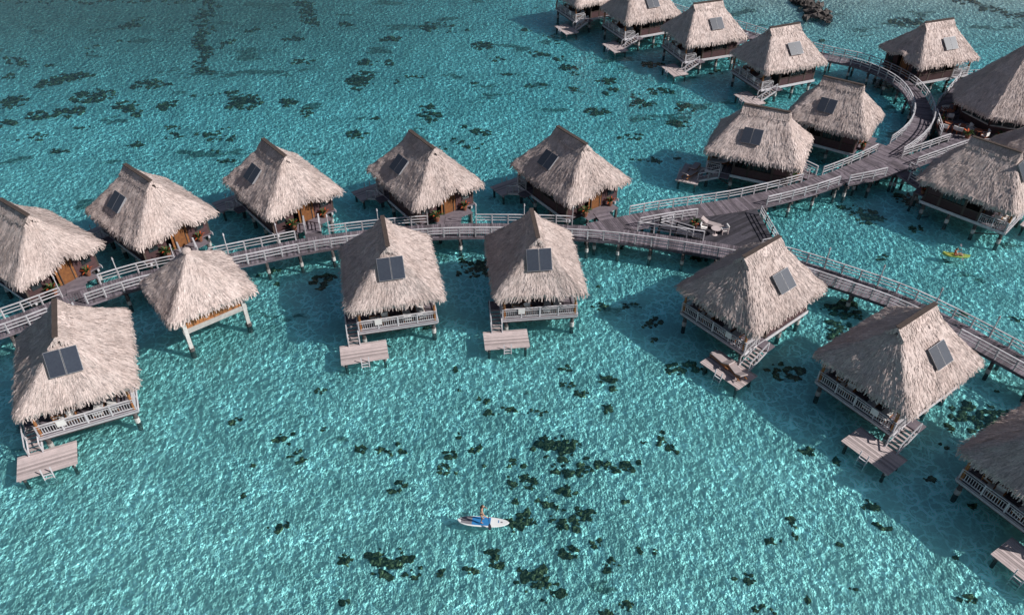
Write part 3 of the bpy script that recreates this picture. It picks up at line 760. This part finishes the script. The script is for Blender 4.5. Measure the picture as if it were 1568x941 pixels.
# ------------------------------------------------------------ people
def person(name,J,parent,mats,top=None,longhair=True):
    names=list(J['pts'].keys()); idx={k:i for i,k in enumerate(names)}
    me=bpy.data.meshes.new(name+'_skel')
    me.from_pydata([J['pts'][k][0] for k in names],[(idx[a],idx[b]) for a,b in J['edges']],[])
    o=bpy.data.objects.new(name+'_tmp',me); scene.collection.objects.link(o)
    sk=o.modifiers.new('skin','SKIN')
    for k in names:
        r=J['pts'][k][1]; v=me.skin_vertices[0].data[idx[k]]; v.radius=r if isinstance(r,tuple) else (r,r); v.use_root=(k=='pelvis')
    ss=o.modifiers.new('s','SUBSURF'); ss.levels=2; ss.render_levels=2
    dg=bpy.context.evaluated_depsgraph_get(); dg.update()
    bm=bpy.data.meshes.new_from_object(o.evaluated_get(dg)); bpy.data.objects.remove(o)
    mb=MB(); mb.v=[tuple(v.co) for v in bm.vertices]
    P={k:Vector(J['pts'][k][0]) for k in names}
    for p in bm.polygons:
        c=p.center; mi=0
        if segd(c,P['pelvis'],(P['hipL']+P['hipR'])/2)<.16 and c.z>P['hipL'].z-.07 and c.z<P['pelvis'].z+.05: mi=2
        if top=='vest':
            if segd(c,P['spine'],P['chest'])<.2 and c.z>P['spine'].z-.05 and c.z<P['neck'].z-.03: mi=3
        elif abs(c.z-P['chest'].z)<.055 and segd(c,P['spine'],P['chest'])<.2: mi=2
        mb.face(list(p.vertices),mi)
    h=P['head']; 
    mb.ell(h,(.095,.078,.115),0,14,10)
    mb.cyl(h+Vector((.088,0,.01)),h+Vector((.112,0,-.025)),.008,.014,6,0)
    mb.ell(h+Vector((.092,0,-.055)),(.012,.022,.007),3 if top=='vest' else 2,8,4)
    for s in(-1,1):
        mb.ell(h+Vector((.085,s*.03,.005)),(.012,.013,.008),2,8,5)
        mb.ell(h+Vector((0,s*.08,-.01)),(.02,.01,.03),0,8,5)
    mb.ell(h+Vector((-.022,0,.03)),(.094,.088,.105),1,14,8,.1)
    if longhair:
        mb.cyl(h+Vector((-.09,0,.02)),h+Vector((-.13,0,-.1)),.035,.04,8,1); mb.cyl(h+Vector((-.13,0,-.1)),h+Vector((-.11,0,-.32)),.04,.012,8,1)
    for s,k,el in((1,'handL','elbL'),(-1,'handR','elbR')):
        p=P[k]; d=(p-P[el]).normalized(); g=J['grip']
        sidev=g.normalized(); n=d.cross(sidev).normalized()
        mb.ell(p+d*.03,(.032,.032,.038),0,8,6)
        for f in range(4):
            b=p+d*.055+sidev*(.027-.018*f); ln=(.034,.038,.035,.028)[f]
            m1=b+d*ln*.7+n*.012*s; m2=m1+n*ln*.7*s-d*.006; m3=m2-d*ln*.6
            mb.cyl(b,m1,.0095,.009,6,0); mb.cyl(m1,m2,.009,.008,6,0); mb.cyl(m2,m3,.008,.006,6,0)
        b=p+d*.015+sidev*.03; mb.cyl(b,b+sidev*.02+d*.025,.011,.01,6,0); mb.cyl(b+sidev*.02+d*.025,b+sidev*.012+d*.05+n*.02*s,.01,.008,6,0)
    o=obj(name,mb.mesh(name+'_mesh',mats,True),parent)
    return o
edges=[('pelvis','spine'),('spine','chest'),('chest','neck'),('neck','headb'),('chest','shL'),('shL','elbL'),('elbL','handL'),('chest','shR'),('shR','elbR'),('elbR','handR'),('pelvis','hipL'),('hipL','kneeL'),('kneeL','ankL'),('ankL','toeL'),('pelvis','hipR'),('hipR','kneeR'),('kneeR','ankR'),('ankR','toeR')]
def joints(d,grip):
    rad=dict(pelvis=(.125,.1),spine=(.105,.08),chest=(.13,.09),neck=.05,headb=.05,shL=.055,shR=.055,elbL=.038,elbR=.038,handL=.024,handR=.024,hipL=.088,hipR=.088,kneeL=.055,kneeR=.055,ankL=.035,ankR=.035,toeL=.026,toeR=.026,)
    pts={k:(v,rad[k]) for k,v in d.items() if k!='head'}; pts['head']=(d['head'],.05)
    e=edges+[('headb','head')]
    return dict(pts=pts,edges=e,grip=grip)
bp_=S(740,799,0.0)
board=empty('paddleboard',(bp_.x,bp_.y,0.0),R(-5))
mb=MB(); n=28; Lb=1.68
secs=[]
for i in range(n+1):
    f=-1+2*i/n; x=f*Lb
    w=.40*(1-abs(f)**(3.2 if f<0 else 2.4))**.55 if abs(f)<1 else 0.0
    w=max(w,.012); rk=.10*max(0,f-.45)**1.5*2
    b=len(mb.v)
    for yy,zz in((-w,.07),(-w*.8,.115),(0,.125),(w*.8,.115),(w,.07),(w*.7,.015),(0,-.02),(-w*.7,.015)): mb.v.append((x,yy,zz+rk))
    secs.append(b)
for i in range(n):
    a,b=secs[i],secs[i+1]
    for k in range(8): 
        f=-1+2*(i+.5)/n
        mi=0
        if k in(1,2): mi=1 if -.42<f<.32 else (2 if f<-.46 and f>-.85 else 0)
        mb.face((a+k,b+k,b+(k+1)%8,a+(k+1)%8),mi)
mb.face([secs[0]+k for k in range(8)][::-1]); mb.face([secs[-1]+k for k in range(8)])
mb.box((1.2,0,.155),(.12,.1,.01),m=2); mb.box((1.0,.05,.14),(.05,.2,.01),m=1)
obj('hull',mb.mesh('board_hull_mesh',[boardw,boardb,boardg]),board)
mb=MB(); mb.box((-1.4,0,-.14),(.2,.02,.24)); obj('fin',mb.mesh('fin_mesh',[boardg]),board)
pad0=Vector((.42,-.02,1.45)); pad1=Vector((.62,-.56,.02)); g=(pad0-pad1).normalized()
hT=pad0-g*.02; hL_=pad0.lerp(pad1,.5)
d=dict(pelvis=(0,0,.93),spine=(.02,0,1.08),chest=(.05,0,1.26),neck=(.08,0,1.42),headb=(.09,0,1.47),head=(.115,0,1.57),
 shL=(.06,.165,1.36),elbL=(.22,.24,1.22),handL=tuple(hT-Vector((.03,.0,0))+Vector((-.04,.02,0))),
 shR=(.07,-.165,1.35),elbR=(.20,-.30,1.12),handR=tuple(hL_+Vector((-.07,.04,.03))),
 hipL=(0,.1,.88),kneeL=(.09,.14,.50),ankL=(.0,.16,.10),toeL=(.17,.18,.04),
 hipR=(0,-.1,.88),kneeR=(.08,-.14,.50),ankR=(-.02,-.16,.10),toeR=(.15,-.18,.04))
pe=person('paddler',joints(d,g),None,[skin,hairm,bikini,vest])
pe.location=(bp_.x-.12,bp_.y,.125); pe.rotation_euler=(0,0,R(-5))
mb=MB(); mb.cyl(pad1+g*.35,pad0,.016,n=8,m=0); mb.beam(pad0-Vector((0,.06,0)),pad0+Vector((0,.06,0)),.03,.03,0)
k=len(mb.v)
a=pad1+g*.4; sd=Vector((0.0,1,0)).cross(g).normalized()
for dd,w in((0,.02),(.12,.08),(.3,.1),(.44,.06),(.47,.01)):
    for s in(-1,1):
        for q in(-.006,.006): mb.v.append(tuple(a-g*dd+Vector((g.y,-g.x,0)).normalized()*w*s+Vector((q,q,0))))
for i in range(4):
    b=k+i*4
    mb.face((b,b+2,b+6,b+4),0);mb.face((b+1,b+5,b+7,b+3),0);mb.face((b,b+4,b+5,b+1),0);mb.face((b+2,b+3,b+7,b+6),0)
pd=obj('paddle',mb.mesh('paddle_mesh',[bikini]),None); pd.location=pe.location; pd.rotation_euler=pe.rotation_euler
kp=S(1463,392,0)
ky=empty('kayak',kp,R(-14))
mb=MB(); secs=[]; n=24
for i in range(n+1):
    f=-1+2*i/n; x=f*1.2; w=max(.34*(1-abs(f)**2.4)**.7,.015) if abs(f)<1 else .015; rk=.13*abs(f)**3
    cock=.17 if abs(f+.05)<.4 else 0
    b=len(mb.v)
    for yy,zz in((-w,.13),(-w*.75,.21),(-w*.55,.21-cock),(w*.55,.21-cock),(w*.75,.21),(w,.13),(w*.6,-.06),(-w*.6,-.06)): mb.v.append((x,yy,zz+rk))
    secs.append(b)
for i in range(n):
    a,b=secs[i],secs[i+1]
    for k in range(8): mb.face((a+k,b+k,b+(k+1)%8,a+(k+1)%8))
mb.face([secs[0]+k for k in range(8)][::-1]); mb.face([secs[-1]+k for k in range(8)])
obj('hull',mb.mesh('kayak_hull_mesh',[kayakm]),ky)
pc=Vector((.38,0,.52)); g=Vector((.0,.96,.28))
d=dict(pelvis=(-.12,0,.15),spine=(-.15,0,.3),chest=(-.15,0,.48),neck=(-.13,0,.64),headb=(-.12,0,.69),head=(-.1,0,.79),
 shL=(-.14,.17,.57),elbL=(.04,.3,.42),handL=tuple(pc+g*.28-Vector((.06,0,0))),
 shR=(-.14,-.17,.57),elbR=(.04,-.3,.36),handR=tuple(pc-g*.28-Vector((.06,0,0))),
 hipL=(-.08,.09,.15),kneeL=(.3,.12,.33),ankL=(.66,.09,.2),toeL=(.7,.09,.31),
 hipR=(-.08,-.09,.15),kneeR=(.3,-.12,.33),ankR=(.66,-.09,.2),toeR=(.7,-.09,.31))
kk=person('kayaker',joints(d,g),None,[skin,hairm,bikini,vest],'vest',False); kk.location=(kp.x,kp.y,.0); kk.rotation_euler=(0,0,R(-14))
mb=MB(); mb.cyl(pc-g*.7,pc+g*.7,.015,n=8); 
for s in(-1,1): mb.beam(pc+g*s*.7,pc+g*s*.98,.14,.02)
q=obj('kayak_paddle',mb.mesh('kayak_paddle_mesh',[boardg]),None); q.location=kk.location; q.rotation_euler=kk.rotation_euler

# ------------------------------------------------------------ light
el=38; az=Vector((1,-.30,0)).normalized()
sd=Vector((az.x*math.cos(R(el)),az.y*math.cos(R(el)),math.sin(R(el))))
L=bpy.data.lights.new('sun','SUN'); L.energy=5.0; L.angle=R(.5); L.color=(1,.96,.93)
lo=bpy.data.objects.new('sun',L); scene.collection.objects.link(lo)
lo.rotation_euler=(-sd).to_track_quat('-Z','Y').to_euler(); lo.location=sd*200
w=bpy.data.worlds.new('World'); scene.world=w; w.use_nodes=True
nt=w.node_tree; nt.nodes.clear()
sk=nt.nodes.new('ShaderNodeTexSky'); sk.sky_type='NISHITA'; sk.sun_disc=False; sk.sun_elevation=R(el); sk.sun_rotation=math.atan2(az.x,az.y)
bg=nt.nodes.new('ShaderNodeBackground'); bg.inputs[1].default_value=.052
ow=nt.nodes.new('ShaderNodeOutputWorld'); nt.links.new(sk.outputs[0],bg.inputs[0]); nt.links.new(bg.outputs[0],ow.inputs[0])
# ------------------------------------------------------------ camera
cd=bpy.data.cameras.new('camera'); co=bpy.data.objects.new('camera',cd); scene.collection.objects.link(co)
cd.sensor_width=36; cd.lens=36*F/1568; cd.clip_end=8000; cd.clip_start=.5
co.location=(0,0,H); co.rotation_euler=(math.pi/2-PT,0,0)
scene.camera=co
